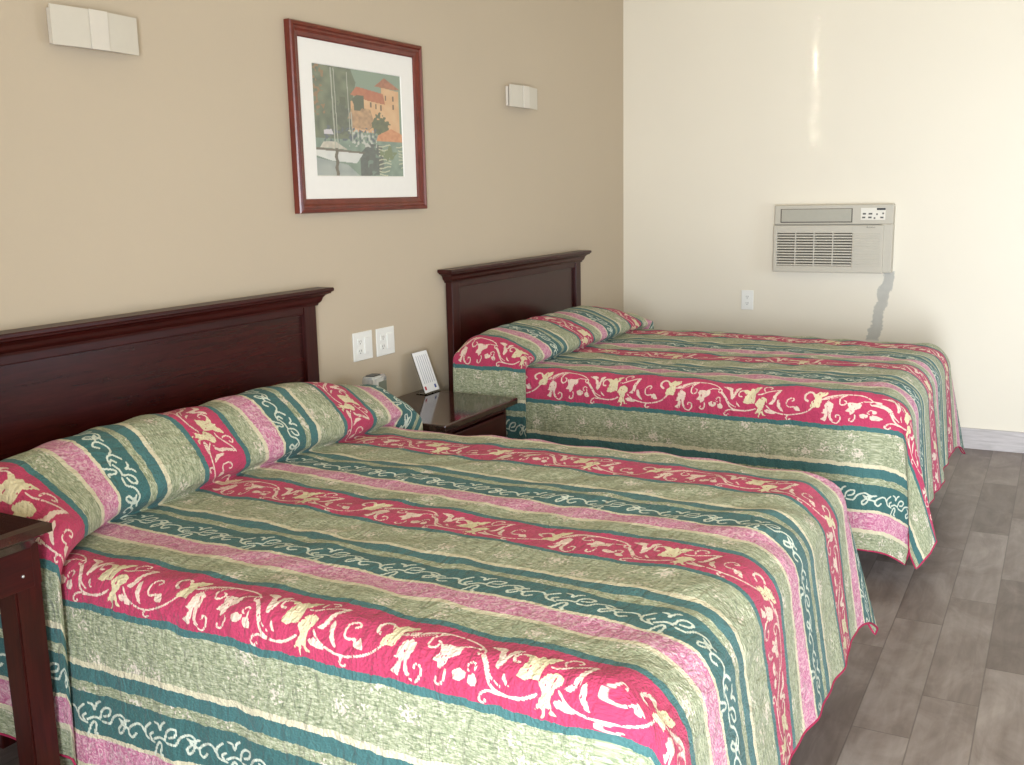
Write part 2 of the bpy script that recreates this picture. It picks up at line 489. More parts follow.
def make_spread(label, yc, ztop, half, half_far, xfoot, flare, push, far_push, side_lift, tile, x0, crease, lift, redstart, side_near, side_far, foot, cap_near, cap_far, vine0, scr0, cloth_mat, seed):
    R = 0.065
    RF = 0.13
    q = 1.0 if lift > 0.18 else 0.9
    prof = [(x0, -0.03), (x0 - 0.01, 0.35 * lift), (x0 + 0.01, 0.72 * lift), (x0 + 0.06, 0.96 * lift), (0.27, lift), (0.27 + (crease - 0.27) * 0.55, 0.88 * lift),
            (crease + 0.02, 0.60 * lift), (crease + 0.055, 0.36 * lift), (crease + 0.052, 0.17 * lift), (crease + 0.022, 0.04 * lift), (crease + 0.015, 0.0),
            (crease + 0.05, 0.0)]
    P = catmull(prof)
    P = np.vstack([P, [(x, 0.0) for x in np.arange(crease + 0.08, xfoot - RF, 0.02)], [(xfoot - RF, 0.0)]])
    ds = np.hypot(np.diff(P[:, 0]), np.diff(P[:, 1]))
    cum = np.concatenate([[0], np.cumsum(ds)])
    UF = cum[-1]
    ucre = cum[int(np.argmin(np.hypot(P[:, 0] - crease - 0.015, P[:, 1]))) if False else 24 * 10]
    ufront = cum[24 * 7]
    flat = half - R
    flat_far = half_far - R
    arc = PI * R / 2
    extra = UF - (xfoot - RF)
    us = np.concatenate([np.arange(0, UF + foot - 0.001, 0.004), [UF + foot]])
    # across: fine rows where the woven pattern runs, coarse ones elsewhere
    sg = [-(side_far)]
    while sg[-1] < side_near - 1e-6:
        s = sg[-1]
        f = (s - redstart) % PER
        fine = f < 0.165 or 0.345 < f < 0.470 or f > 0.628
        sg.append(min(side_near, s + (0.0028 if fine else 0.012)))
    ss = np.array(sg)
    rng = np.random.RandomState(seed)
    ph = rng.uniform(0, 6.28, 24)

    def surf(u, s):
        """u along the cloth from the headboard, s across it (positive towards the camera)"""
        a = u - UF
        near = s > 0
        xb = np.interp(u, cum, P[:, 0])
        hb = np.interp(u, cum, P[:, 1])
        pw = 1 - sstep(u, ufront, ucre)
        F = np.where(near, flat, flat_far) + 0.045 * pw * np.where(near, 1.0, far_push) - 0.05 * pw
        r = R + 0.04 * pw
        arcr = PI * r / 2
        b = np.abs(s) - F
        sg_ = np.where(near, 1.0, -1.0)
        smax = np.where(near, side_near, side_far) - F
        A = np.clip(a, 0, None); B = np.clip(b, 0, None)
        rho = np.hypot(A, B)
        th = np.arctan2(B, A)
        corner = (A > 0) & (B > 0)
        cap = np.where(near, cap_near, cap_far) * (1 - 0.22 * (sstep(np.degrees(th), 28, 45) - sstep(np.degrees(th), 60, 74)))
        with np.errstate(divide='ignore', invalid='ignore'):
            lim = np.minimum(np.minimum(smax / np.maximum(np.sin(th), 1e-6), foot / np.maximum(np.cos(th), 1e-6)), cap)
        lim = np.where(corner, lim, 9.0)
        cut = rho > lim + 1e-6
        rho = np.minimum(rho, lim)
        rr = np.where(corner, RF * np.cos(th) ** 2 + R * np.sin(th) ** 2, np.where(a > 0, RF, r))
        arc_ = rr * PI / 2
        t = np.clip(rho / rr, 0, PI / 2)
        drop = np.clip(rho - arc_, 0, None)
        e = rr * np.sin(t) + np.where(a > 0, flare * np.cos(th) ** 2 + 0.03 * np.sin(th) ** 2, 0.03) * drop
        d = rr * (1 - np.cos(t)) + drop
        cth = np.where(rho > 0, np.cos(th), 0.0); sth = np.where(rho > 0, np.sin(th), 0.0)
        fl = e - rr * np.sin(t)
        x = np.where(a > 0, xfoot - RF, xb) + np.where(corner, RF * np.sin(t) * np.sqrt(np.clip(cth, 0, 1)) + fl * cth, e * cth) * (a > 0)
        lat = np.where(b > 0, F, np.abs(s)) + np.where(b > 0, np.where(a > 0, R * np.sin(t) * np.sqrt(np.clip(sth, 0, 1)) + fl * sth, e), 0)
        # pleat at the foot corners: the cloth tucks in behind, then a flap swings out over it
        deg = np.degrees(th)
        kx = np.where(near, np.interp(deg, [0, 6, 15, 24, 33, 37, 44, 62, 76, 90], [0.0, 0.05, 0.16, 0.12, 0.04, 0.01, 0.03, 0.12, 0.05, 0.0]),
                      np.interp(deg, [0, 12, 26, 34, 60, 90], [0.0, 0.05, 0.09, 0.06, 0.0, 0.0]))
        ky = np.where(near, np.interp(deg, [0, 6, 15, 24, 33, 37, 44, 62, 76, 90], [0.0, -0.01, 0.03, 0.06, 0.075, 0.06, 0.03, -0.04, -0.015, 0.0]),
                      np.interp(deg, [0, 12, 26, 34, 60, 90], [0.0, 0.14, 0.28, 0.26, 0.04, 0.0]))
        k = np.where(corner, 1.0, 0.0) * (drop + 0.35 * np.clip(rho - 0.3 * arc, 0, 0.7 * arc))
        x = x + kx * k
        lat = lat + ky * k
        hs = side_lift * lift * (1 - sstep(u, ufront, ucre))
        z = hb + (hs - hb) * sstep(b, 0.0, arcr * 1.1) * (a <= 0) - d
        x = x + push * sstep(s, 0.45, 0.85) * sstep(u, cum[24 * 4], ufront) * (1 - sstep(u, ufront + 0.4 * (ucre - ufront), ucre))
        # gentle folds in the hanging cloth, broad unevenness on top
        side = np.where((b > 0) & (a <= 0), 1.0, 0.0)
        endw = np.where((b <= 0) & (a > 0), 1.0, 0.0)
        g = np.clip(drop / 0.5, 0, 1)
        fold_s = 0.010 * np.sin(u * 9.0 + ph[0]) + 0.007 * np.sin(u * 21.0 + ph[1]) + 0.004 * np.sin(u * 47 + ph[2])
        fade_s = sstep(-a, 0.0, 0.25)
        lat = lat + side * g * fold_s * fade_s
        fold_e = 0.012 * np.sin(s * 8.0 + ph[3]) + 0.008 * np.sin(s * 19.0 + ph[4]) + 0.004 * np.sin(s * 43 + ph[5])
        fade_e = sstep(-b, 0.0, 0.2)
        x = x + endw * g * fold_e * fade_e
        # pillows: dip between the two and rounded outer ends
        y0 = np.abs(s)
        pil = 1.02 - 0.03 * np.exp(-(y0 / 0.12) ** 2) - 0.13 * sstep(y0, 0.40, 0.82) - 0.30 * sstep(-s, 0.25, 0.85) + 0.012 * np.sin(s * 7 + ph[6])
        z = z + np.where(hb > 0, hb * (pil - 1), 0) * (1 - np.clip(d / 0.15, 0, 1) * 0.5)
        top = (1 - np.clip(d / 0.1, 0, 1)) * (1 - pw)
        z = z + top * (0.006 * np.sin(u * 3.1 + ph[7]) * np.sin(s * 4.3 + ph[8]) + 0.0035 * np.sin(u * 11 + ph[9] + 2 * s) * np.sin(s * 13 + ph[10]))
        wr = 0.0022 * np.sin(u * 31 + 9 * np.sin(s * 5 + ph[11])) + 0.0018 * np.sin(s * 44 + 7 * np.sin(u * 6 + ph[12]))
        z = z + wr * (1 - np.clip(drop / 0.1, 0, 1))
        return x, yc - sg_ * lat, ztop + z, cut, np.where(a > 0, UF + np.where(corner, rho * cth, A), u), sg_ * np.where(corner, F + rho * sth, np.abs(s))

    U, S = np.meshgrid(us, ss, indexing='ij')
    x, y, z, cut, uu, sv = surf(U, S)
    nu, ns = U.shape
    co = np.stack([x, y, z], -1).reshape(-1, 3)
    idx = np.arange(nu * ns).reshape(nu, ns)
    quads = np.stack([idx[:-1, :-1], idx[1:, :-1], idx[1:, 1:], idx[:-1, 1:]], -1).reshape(-1, 4)
    dead = cut[:-1, :-1] & cut[1:, :-1] & cut[1:, 1:] & cut[:-1, 1:]
    quads = quads[~dead.reshape(-1)]
    used = np.zeros(nu * ns, bool); used[quads.reshape(-1)] = True
    remap = np.cumsum(used) - 1
    co = co[used]; quads = remap[quads]
    uvv = np.stack([uu, sv], -1).reshape(-1, 2)[used]
    me = bpy.data.meshes.new('bedspread')
    me.vertices.add(len(co)); me.vertices.foreach_set('co', co.astype(np.float32).ravel())
    nq = len(quads)
    me.loops.add(nq * 4); me.loops.foreach_set('vertex_index', quads.astype(np.int32).ravel())
    me.polygons.add(nq); me.polygons.foreach_set('loop_start', np.arange(0, nq * 4, 4, dtype=np.int32))
    me.polygons.foreach_set('use_smooth', np.ones(nq, bool))
    me.update(calc_edges=True)
    uvl = me.uv_layers.new(name='cloth')
    uvl.data.foreach_set('uv', uvv[quads.ravel()].astype(np.float32).ravel())
    rel = np.mod(uvv[:, 1] - redstart, PER)
    pv = (uvv[:, 0] - vine0 - extra) / tile
    alt = np.floor((uvv[:, 1] - redstart) / PER)
    vm = sample(VINE, pv + alt * 0.025, rel + 0.003, TILE)
    fm = sample(FLOW, pv + alt * 0.025, rel + 0.003, TILE)
    sm = sample(SCROLL, (uvv[:, 0] - scr0 - extra) / tile + alt * 0.01, rel - 0.356, SCR)
    colr = np.stack([vm, fm, sm, np.ones_like(vm)], -1).astype(np.float32)
    ca = me.color_attributes.new('motif', 'FLOAT_COLOR', 'POINT')
    ca.data.foreach_set('color', colr.ravel())
    me.materials.append(cloth_mat)
    me.validate()
    o = link(bpy.data.objects.new('bedspread', me))
    tag(o, label, 'bedspread', 'striped quilted bedspreads')
    # red piping round the hem
    pu, ps = [], []
    for u in np.arange(0.0, UF, 0.02):
        pu.append(u); ps.append(side_near)
    Fn = flat
    for d in np.arange(90, -0.1, -1.5):
        t = math.radians(d)
        l = min((side_near - Fn) / max(math.sin(t), 1e-6), foot / max(math.cos(t), 1e-6), cap_near * (1 - 0.22 * float(sstep(d, 28, 45) - sstep(d, 60, 74))))
        pu.append(UF + max(1e-5, l * math.cos(t))); ps.append(Fn + max(1e-5, l * math.sin(t)))
    Ff = flat_far
    for s in np.arange(Fn, -Ff, -0.02):
        pu.append(UF + foot); ps.append(s)
    for d in np.arange(0, 90.1, 1.5):
        t = math.radians(d)
        l = min((side_far - Ff) / max(math.sin(t), 1e-6), foot / max(math.cos(t), 1e-6), cap_far * (1 - 0.22 * float(sstep(d, 28, 45) - sstep(d, 60, 74))))
        pu.append(UF + max(1e-5, l * math.cos(t))); ps.append(-Ff - max(1e-5, l * math.sin(t)))
    for u in np.arange(UF, 0.0, -0.02):
        pu.append(u); ps.append(-side_far)
    hx, hy, hz, _, _, _ = surf(np.array(pu), np.array(ps))
    bm = bmesh.new()
    add_tube(bm, list(zip(hx, hy, hz)), 0.0032, 6)
    p = mesh('piping', bm, M['piping'], o, True)
    p['label'] = 'raspberry red piping round the hem'
    return o
M['piping'] = plain('raspberry_piping', (170, 48, 84), 0.8, 0.2)

# ------------------------------------------------------------------ the setting
XR, YF, ZC = 3.75, -7.5, 2.8
def struct(name, bm, mat):
    return tag(mesh(name, bm, mat), kind='structure')
T = 0.12
struct('floor', box(-T, XR + T, YF - T, T, -0.1, 0.0), M['floor'])
struct('ceiling', box(-T, XR + T, YF - T, T, ZC, ZC + 0.1), M['ceiling'])
struct('wall_left', box(-T, 0, YF - T, 0, 0, ZC), M['tan_wall'])
struct('wall_back', box(-T, XR + T, 0, T, 0, ZC), M['cream_wall'])
# right wall with a wide window, front wall with an open doorway and an added narrow slit
WIN = (-6.6, -4.9, 0.75, 2.25)
WIN2 = (-2.3, -1.1, 0.55, 1.75)
bm = bmesh.new()
add_box(bm, XR, XR + T, YF, WIN[0], 0, ZC)
add_box(bm, XR, XR + T, WIN[1], WIN2[0], 0, ZC)
add_box(bm, XR, XR + T, WIN2[1], 0, 0, ZC)
add_box(bm, XR, XR + T, WIN2[0], WIN2[1], 0, WIN2[2])
add_box(bm, XR, XR + T, WIN2[0], WIN2[1], WIN2[3], ZC)
add_box(bm, XR, XR + T, WIN[0], WIN[1], 0, WIN[2])
add_box(bm, XR, XR + T, WIN[0], WIN[1], WIN[3], ZC)
struct('wall_right', bm, M['plain_wall'])
DOOR = (2.55, 3.5, 2.1)
bm = bmesh.new()
SL = (1.170, 1.190, 1.45, 2.70)      # slit added in the unseen wall to let the light streak through
add_box(bm, 0, SL[0], YF - T, YF, 0, ZC)
add_box(bm, SL[1], DOOR[0], YF - T, YF, 0, ZC)
add_box(bm, SL[0], SL[1], YF - T, YF, 0, SL[2])
add_box(bm, SL[0], SL[1], YF - T, YF, SL[3], ZC)
add_box(bm, DOOR[1], XR, YF - T, YF, 0, ZC)
add_box(bm, DOOR[0], DOOR[1], YF - T, YF, DOOR[2], ZC)
struct('wall_front', bm, M['plain_wall'])
for n_, W_ in ((1, WIN), (2, WIN2)):
    bm = bmesh.new()
    add_frame(bm, W_[0] + 0.001, W_[1] - 0.001, W_[2] + 0.001, W_[3] - 0.001, [(0, XR + 0.02), (0.05, XR + 0.02), (0.05, XR + 0.08), (0, XR + 0.08)])
    add_box(bm, XR + 0.03, XR + 0.07, (W_[0] + W_[1]) / 2 - 0.025, (W_[0] + W_[1]) / 2 + 0.025, W_[2] + 0.05, W_[3] - 0.05)
    struct('window_%d' % n_, bm, M['white_plastic'])
struct('baseboard_back', box(0.012, XR, -0.012, 0, 0, 0.118, 0.002), M['baseboard'])
struct('baseboard_left', box(0, 0.012, YF, 0, 0, 0.118, 0.002), M['baseboard'])

# ------------------------------------------------------------------ beds
def make_bed(label, yc, y0, y1, zh, ztop, xf, yfar=0.735):
    """headboard from y0 to y1 (cornice ends), mattress centred on yc"""
    t = thing('bed', label, 'bed', (0, yc, 0), 0, None)
    a, b = y0 - yc, y1 - yc
    ov = 0.064
    pw = 0.066
    zc = zh - 0.064
    zp = zc - 0.026
    # the recessed panel is the headboard itself; rails, posts and cornice are its pieces
    hb = mesh('headboard', box(0.010, 0.024, a + ov + pw - 0.004, b - ov - pw + 0.004, 0.39, zp + 0.004), M['panel'], t)
    for r0_, r1_ in ((zp, zc + 0.002), (0.28, 0.40)):
        mesh('rail', box(0.008, 0.035, a + ov + pw, b - ov - pw, r0_, r1_, 0.003), M['cherry'], hb)
    for s0 in (a + ov, b - ov - pw):
        mesh('post', box(0.004, 0.040, s0, s0 + pw, 0.0, zc + 0.002, 0.003), M['cherry_up'], hb)
    # crown moulding: profile swept along the front and round both ends
    pr = [(0.000, 0.0), (0.008, 0.0), (0.010, 0.008), (0.016, 0.011), (0.022, 0.018), (0.026, 0.029), (0.036, 0.038), (0.050, 0.043), (0.054, 0.043),
          (0.055, 0.048), (0.062, 0.050), (0.064, 0.053), (0.064, 0.061), (0.061, 0.064)]
    bm = bmesh.new()
    rings = []
    for o_, h in pr:
        oz = o_ * 0.62
        rings.append([bm.verts.new(p) for p in ((0.004, a + ov - o_, zc + h), (0.040 + oz, a + ov - o_, zc + h), (0.040 + oz, b - ov + o_, zc + h), (0.004, b - ov + o_, zc + h))])
    for A, B in zip(rings, rings[1:]):
        for j in range(4):
            bm.faces.new((A[j], A[(j + 1) % 4], B[(j + 1) % 4], B[j]))
    bm.faces.new(rings[0][::-1]); bm.faces.new(rings[-1])
    mesh('cornice', bm, M['cherry'], hb)
    mesh('mattress', box(0.19, xf - 0.10, -0.735, yfar, ztop - 0.27, ztop - 0.03, 0.05, 4), M['mattress'], t, True)
    mesh('box_spring', box(0.19, xf - 0.11, -0.735, yfar, 0.19, ztop - 0.272, 0.02, 2), M['box_fabric'], t)
    bm = bmesh.new()
    for yy in (-0.70, yfar - 0.035):
        add_box(bm, 0.05, xf - 0.14, yy - 0.02, yy + 0.02, 0.155, 0.188)
    for xx in (0.25, 1.05, xf - 0.22):
        add_box(bm, xx - 0.02, xx + 0.02, -0.70, yfar - 0.035, 0.160, 0.186)
    mesh('bed_frame', bm, M['iron'], t)
    for xx in (0.25, 1.05, xf - 0.22):
        for yy in (-0.62, yfar - 0.115):
            bm = bmesh.new()
            add_lathe(bm, [(0.022, 0.0), (0.022, 0.02), (0.014, 0.03), (0.014, 0.159)], (xx, yy, 0), 'z', 14)
            mesh('leg', bm, M['iron'], t, True)
    return t

B1 = dict(yc=-3.915, z=0.655)
B2 = dict(yc=-1.545, z=0.725)
make_bed('near bed whose dark cherry headboard is cut off by the left edge', B1['yc'], -4.62, -3.068, 1.135, B1['z'], 2.0)
make_bed('far bed with a dark cherry headboard in the corner before the air conditioner', B2['yc'], -2.225, -0.682, 1.137, B2['z'], 2.06, 0.62)
M['spread_near'] = spread_mat('striped_quilt', -0.67)
M['spread_far'] = spread_mat('striped_quilt_far', -0.722)
make_spread('striped quilted red, green and teal bedspread on the near bed', B1['yc'], B1['z'], 0.77, 0.77, 2.0, 0.15, 0.15, 3.2, 0.40, 1.0, 0.135, 0.365, 0.205, 0.67, 1.285, 1.30,
            0.53, 0.63, 0.62, 1.41, 0.723, M['spread_near'], 4)
make_spread('striped quilted red, green and teal bedspread on the far bed', B2['yc'], B2['z'], 0.77, 0.66, 2.06, 0.11, 0.0, 2.0, 0.85, 1.07, 0.16, 0.455, 0.145, 0.722, 1.335, 1.22,
            0.58, 0.72, 0.64, 1.123, 0.6, M['spread_far'], 9)

# ------------------------------------------------------------------ nightstand between the beds
t = thing('nightstand', 'dark wood nightstand with a shiny top between the two beds', 'nightstand', (0.0, -2.70, 0))
bm = bmesh.new()
add_box(bm, 0.014, 0.505, -0.29, 0.295, 0.590, 0.619, 0.007, 3)
mesh('top', bm, M['espresso'], t)
bm = bmesh.new()
add_box(bm, 0.03, 0.46, -0.265, -0.245, 0.06, 0.589)
add_box(bm, 0.03, 0.46, 0.245, 0.265, 0.06, 0.589)
add_box(bm, 0.03, 0.05, -0.245, 0.245, 0.06, 0.589)
add_box(bm, 0.05, 0.46, -0.245, 0.245, 0.06, 0.085)
add_box(bm, 0.05, 0.44, -0.245, 0.245, 0.33, 0.35)
add_box(bm, 0.44, 0.462, -0.245, 0.245, 0.564, 0.589)
mesh('cabinet', bm, M['cherry_up'], t)
for z0, z1 in ((0.092, 0.335), (0.345, 0.559)):
    dr = mesh('drawer', box(0.441, 0.475, -0.240, 0.240, z0, z1, 0.005), M['cherry'], t)
    bm = bmesh.new()
    add_lathe(bm, [(0.008, 0.474), (0.006, 0.485), (0.014, 0.492), (0.014, 0.500), (0.006, 0.504)], (0, 0, (z0 + z1) / 2), 'x', 16)
    mesh('knob', bm, M['nail'], dr, True)
for yy in (-0.235, 0.235):
    for xx in (0.055, 0.43):
        mesh('leg', box(xx - 0.025, xx + 0.025, yy - 0.025, yy + 0.025, 0, 0.062, 0.004), M['cherry_up'], t)

# ------------------------------------------------------------------ tall side table cut by the left edge
t = thing('side_table', 'tall dark reddish wood table with a square leg, cut by the left edge', 'table', (0.0, -5.32, 0))
TX, TY0, TY1, TZ = 0.612, -0.575, 0.575, 0.793
bm = bmesh.new()
pr = [(-0.012, TZ), (0.0, TZ - 0.006), (0.0, TZ - 0.024), (-0.012, TZ - 0.030), (-0.022, TZ - 0.036), (-0.034, TZ - 0.056)]
rings = []
for o_, h in pr:
    rings.append([bm.verts.new(p) for p in ((0.015 - 0.2 * min(0, o_ + 0.0) * 0, TY0 - o_, h), (TX + o_, TY0 - o_, h), (TX + o_, TY1 + o_, h), (0.015, TY1 + o_, h))])
for A, B in zip(rings, rings[1:]):
    for j in range(4):
        bm.faces.new((A[j], A[(j + 1) % 4], B[(j + 1) % 4], B[j]))
bm.faces.new(rings[0]); bm.faces.new(rings[-1][::-1])
mesh('top', bm, M['espresso'], t)
bm = bmesh.new()
add_box(bm, 0.540, 0.561, TY0 + 0.06, TY1 - 0.02, 0.64, TZ - 0.056, 0.002)
add_box(bm, 0.04, 0.06, TY0 + 0.06, TY1 - 0.02, 0.64, TZ - 0.056, 0.002)
add_box(bm, 0.06, 0.535, TY0 + 0.045, TY0 + 0.065, 0.64, TZ - 0.056, 0.002)
add_box(bm, 0.06, 0.535, TY1 - 0.040, TY1 - 0.020, 0.64, TZ - 0.056, 0.002)
ap = mesh('apron', bm, M['cherry'], t)
bm = bmesh.new()
add_lathe(bm, [(0.0035, 0.555), (0.0035, 0.5575), (0.001, 0.559)], (0.005, 0.528, 0.672), 'x', 12)
mesh('nail', bm, M['nail'], ap, True)
for xx in (0.062, 0.527):
    for yy in (TY0 + 0.035, TY1 - 0.035):
        bm = bmesh.new()
        w = 0.033
        vs = []
        for z, s in ((0.0, 0.031), (0.64, w), (TZ - 0.056, w)):
            vs.append([bm.verts.new((xx + sx * s, yy + sy * s, z)) for sx, sy in ((-1, -1), (1, -1), (1, 1), (-1, 1))])
        for A, B in zip(vs, vs[1:]):
            for j in range(4):
                bm.faces.new((A[j], A[(j + 1) % 4], B[(j + 1) % 4], B[j]))
        bm.faces.new(vs[0][::-1]); bm.faces.new(vs[-1])
        bmesh.ops.bevel(bm, geom=[e for e in bm.edges if abs(e.verts[0].co.z - e.verts[1].co.z) > 0.1], offset=0.004, segments=2, affect='EDGES')
        mesh('leg', bm, M['cherry_up'], t)

# ------------------------------------------------------------------ framed harbour picture
t = thing('framed_picture', 'framed harbour picture with a white mat on the wall above the beds', 'picture', (0.0, -2.750, 1.413))
W2, H = 0.424, 0.684
bm = bmesh.new()
add_frame(bm, -W2, W2, 0, H, [(0, 0.002), (0, 0.026), (0.004, 0.031), (0.014, 0.033), (0.019, 0.027), (0.026, 0.027), (0.034, 0.022), (0.048, 0.019), (0.052, 0.015), (0.052, 0.002)])
mesh('frame', bm, M['frame_wood'], t)
P0, P1, Q0, Q1 = -0.293, 0.283, 0.136, 0.550
bm = bmesh.new()
add_frame(bm, -W2 + 0.045, W2 - 0.045, 0.045, H - 0.045, [(0, 0.004), (0, 0.010), (0.0, 0.010)][:2] + [(0.0, 0.010)])if False else None
outer = [(-W2 + 0.05, 0.05), (W2 - 0.05, 0.05), (W2 - 0.05, H - 0.05), (-W2 + 0.05, H - 0.05)]
inner = [(P0, Q0), (P1, Q0), (P1, Q1), (P0, Q1)]
bm = bmesh.new()
L = []
for dx, ring in ((0.004, outer), (0.011, outer), (0.011, inner), (0.0075, [(P0 + 0.003, Q0 + 0.003), (P1 - 0.003, Q0 + 0.003), (P1 - 0.003, Q1 - 0.003), (P0 + 0.003, Q1 - 0.003)]), (0.004, inner)):
    L.append([bm.verts.new((dx, a, b)) for a, b in ring])
for A, B in zip(L, L[1:]):
    for j in range(4):
        bm.faces.new((A[j], A[(j + 1) % 4], B[(j + 1) % 4], B[j]))
mesh('mat', bm, M['mat_board'], t)['label'] = 'white mat board'
# the print: a loose painted marina, colours kept per point of a fine grid
NX, NY = 260, 188
X, Y = np.meshgrid(np.linspace(0, 1, NX), np.linspace(0, 1, NY))     # X right, Y up
def L3(r, g, b): return np.array(lin(r, g, b)[:3])
rs = np.random.RandomState(7)
def blot(n):
    g = rs.rand(n, n)
    fx = X * (n - 1.001); fy = Y * (n - 1.001)
    x0 = fx.astype(int); y0 = fy.astype(int); tx = fx - x0; ty = fy - y0
    return (g[y0, x0] * (1 - tx) + g[y0, x0 + 1] * tx) * (1 - ty) + (g[y0 + 1, x0] * (1 - tx) + g[y0 + 1, x0 + 1] * tx) * ty
N1, N2, N3 = blot(9), blot(22), blot(48)
img = np.zeros((NY, NX, 3))
img[:] = L3(126, 148, 132)                                            # sky
def paint(mask, a, b=None, n=N2):
    global img
    c = L3(*a) if b is None else L3(*a) * (1 - n[..., None]) + L3(*b) * n[..., None]
    m = np.clip(mask, 0, 1)[..., None]
    img = img * (1 - m) + c * m
def poly(pts): return inside(X, Y, pts).astype(float)
paint((X < 0.42 + 0.10 * (N1 - 0.5)).astype(float) * (Y > 0.30), (58, 76, 64), (112, 124, 100), N2)
paint((X < 0.12).astype(float) * (N3 > 0.62) * (Y > 0.55), (140, 104, 72))
paint(poly([(0.40, 0.42), (0.40, 0.70), (0.52, 0.72), (0.52, 0.78), (0.76, 0.74), (0.76, 0.86), (0.97, 0.84), (0.97, 0.42)]), (214, 158, 112), (226, 184, 140), N2)
paint(poly([(0.40, 0.76), (0.47, 0.84), (0.78, 0.80), (0.80, 0.70), (0.60, 0.72)]), (176, 88, 58), (190, 108, 76), N3)
paint(poly([(0.68, 0.865), (0.80, 0.955), (0.985, 0.86), (0.90, 0.85)]), (150, 84, 58), (184, 110, 80), N3)
for wx, wy in ((0.80, 0.74), (0.89, 0.74), (0.89, 0.66), (0.62, 0.66), (0.68, 0.65), (0.74, 0.64)):
    paint(poly([(wx, wy), (wx + 0.018, wy), (wx + 0.018, wy + 0.05), (wx, wy + 0.05)]), (104, 78, 62))
paint(poly([(0.36, 0.54), (0.42, 0.66), (0.62, 0.64), (0.66, 0.52), (0.60, 0.44), (0.40, 0.46)]), (206, 160, 118), (150, 112, 84), N3)
paint(((N2 > 0.50) & (X > 0.28) & (X < 0.55) & (Y > 0.62) & (Y < 0.76)).astype(float), (64, 78, 62))
paint(((np.hypot((X - 0.74) / 0.11, (Y - 0.49) / 0.10) + (N3 - 0.5)) < 0.9).astype(float), (62, 76, 56), (96, 104, 72), N3)
paint(((np.hypot((X - 0.30) / 0.10, (Y - 0.52) / 0.16) + (N3 - 0.5)) < 0.9).astype(float), (52, 68, 62), (84, 96, 84), N3)
paint(poly([(0.68, 0.345), (1.0, 0.345), (1.0, 0.42), (0.86, 0.47), (0.70, 0.40)]), (196, 112, 70), (220, 150, 104), N3)
paint((Y < 0.345).astype(float), (92, 120, 112), (134, 156, 140), N2)   # water
paint(poly([(0.48, 0.0), (0.48, 0.22), (0.60, 0.32), (0.74, 0.30), (0.76, 0.10), (0.70, 0.02)]) * (N2 > 0.25), (54, 66, 72), (76, 92, 94), N3)
paint(poly([(0.0, 0.0), (0.0, 0.17), (0.34, 0.11), (0.48, 0.0)]), (140, 150, 152), (168, 176, 172), N2)
for k in range(9):
    yy = 0.02 + 0.035 * k
    paint(((np.abs(Y - yy - 0.01 * np.sin(X * 30 + k)) < 0.006) & (X > 0.70) & (N1 > 0.35)).astype(float), (196, 196, 168))
paint(((np.hypot((X - 0.82) / 0.10, (Y - 0.23) / 0.07) + (N3 - 0.5)) < 0.8).astype(float), (104, 122, 84))
paint(((N3 > 0.62) & (X > 0.36) & (X < 0.68) & (Y > 0.28) & (Y < 0.44)).astype(float), (196, 196, 190))
paint(((N3 < 0.34) & (X > 0.10) & (X < 0.68) & (Y > 0.32) & (Y < 0.46)).astype(float), (66, 84, 104))
paint(poly([(0.0, 0.245), (0.52, 0.222), (0.44, 0.125), (0.16, 0.145), (0.0, 0.19)]), (226, 226, 222), (206, 208, 208), N2)  # hull
paint(poly([(0.0, 0.262), (0.54, 0.232), (0.52, 0.217), (0.0, 0.240)]), (92, 82, 74))
paint(poly([(0.05, 0.262), (0.09, 0.315), (0.22, 0.318), (0.34, 0.250)]), (214, 206, 190), (180, 172, 160), N3)
paint(poly([(0.10, 0.38), (0.10, 0.42), (0.18, 0.43), (0.20, 0.38)]), (210, 204, 212))
for mx, y0, y1, w in ((0.205, 0.25, 0.98, 0.006), (0.235, 0.25, 0.98, 0.004), (0.375, 0.40, 0.96, 0.004), (0.40, 0.32, 0.60, 0.005)):
    paint(((np.abs(X - mx - 0.02 * (0.6 - Y)) < w) & (Y > y0) & (Y < y1)).astype(float), (176, 178, 166))
paint(((np.abs(X - 0.222 - 0.006 * np.sin(Y * 60)) < 0.016) & (Y < 0.26)).astype(float), (96, 84, 70), (60, 54, 50), N3)
img = img * 0.78 + L3(196, 190, 172) * 0.22
bm = bmesh.new()
vs = [[bm.verts.new((0.0065, P0 + X[j, i] * (P1 - P0), Q0 + Y[j, i] * (Q1 - Q0))) for i in range(NX)] for j in range(NY)]
for j in range(NY - 1):
    for i in range(NX - 1):
        bm.faces.new((vs[j][i], vs[j][i + 1], vs[j + 1][i + 1], vs[j + 1][i]))
def print_mat():
    k = NT('printed_paper')
    a = k.n('ShaderNodeAttribute', attribute_name='ink', attribute_type='GEOMETRY')
    f = k.noise(k.coords(), 300.0, 2.0)
    k.base(k.mix(k.math('MULTIPLY', f, 0.12), a.outputs['Color'], lin(214, 206, 190)), 0.6, 0.3)
    return k.m
pm = mesh('print', bm, print_mat(), t)
ca = pm.data.color_attributes.new('ink', 'FLOAT_COLOR', 'POINT')
ca.data.foreach_set('color', np.concatenate([img.reshape(-1, 3), np.ones((NX * NY, 1))], 1).astype(np.float32).ravel())
pm['label'] = 'painted harbour scene with a white sailboat below terracotta buildings'

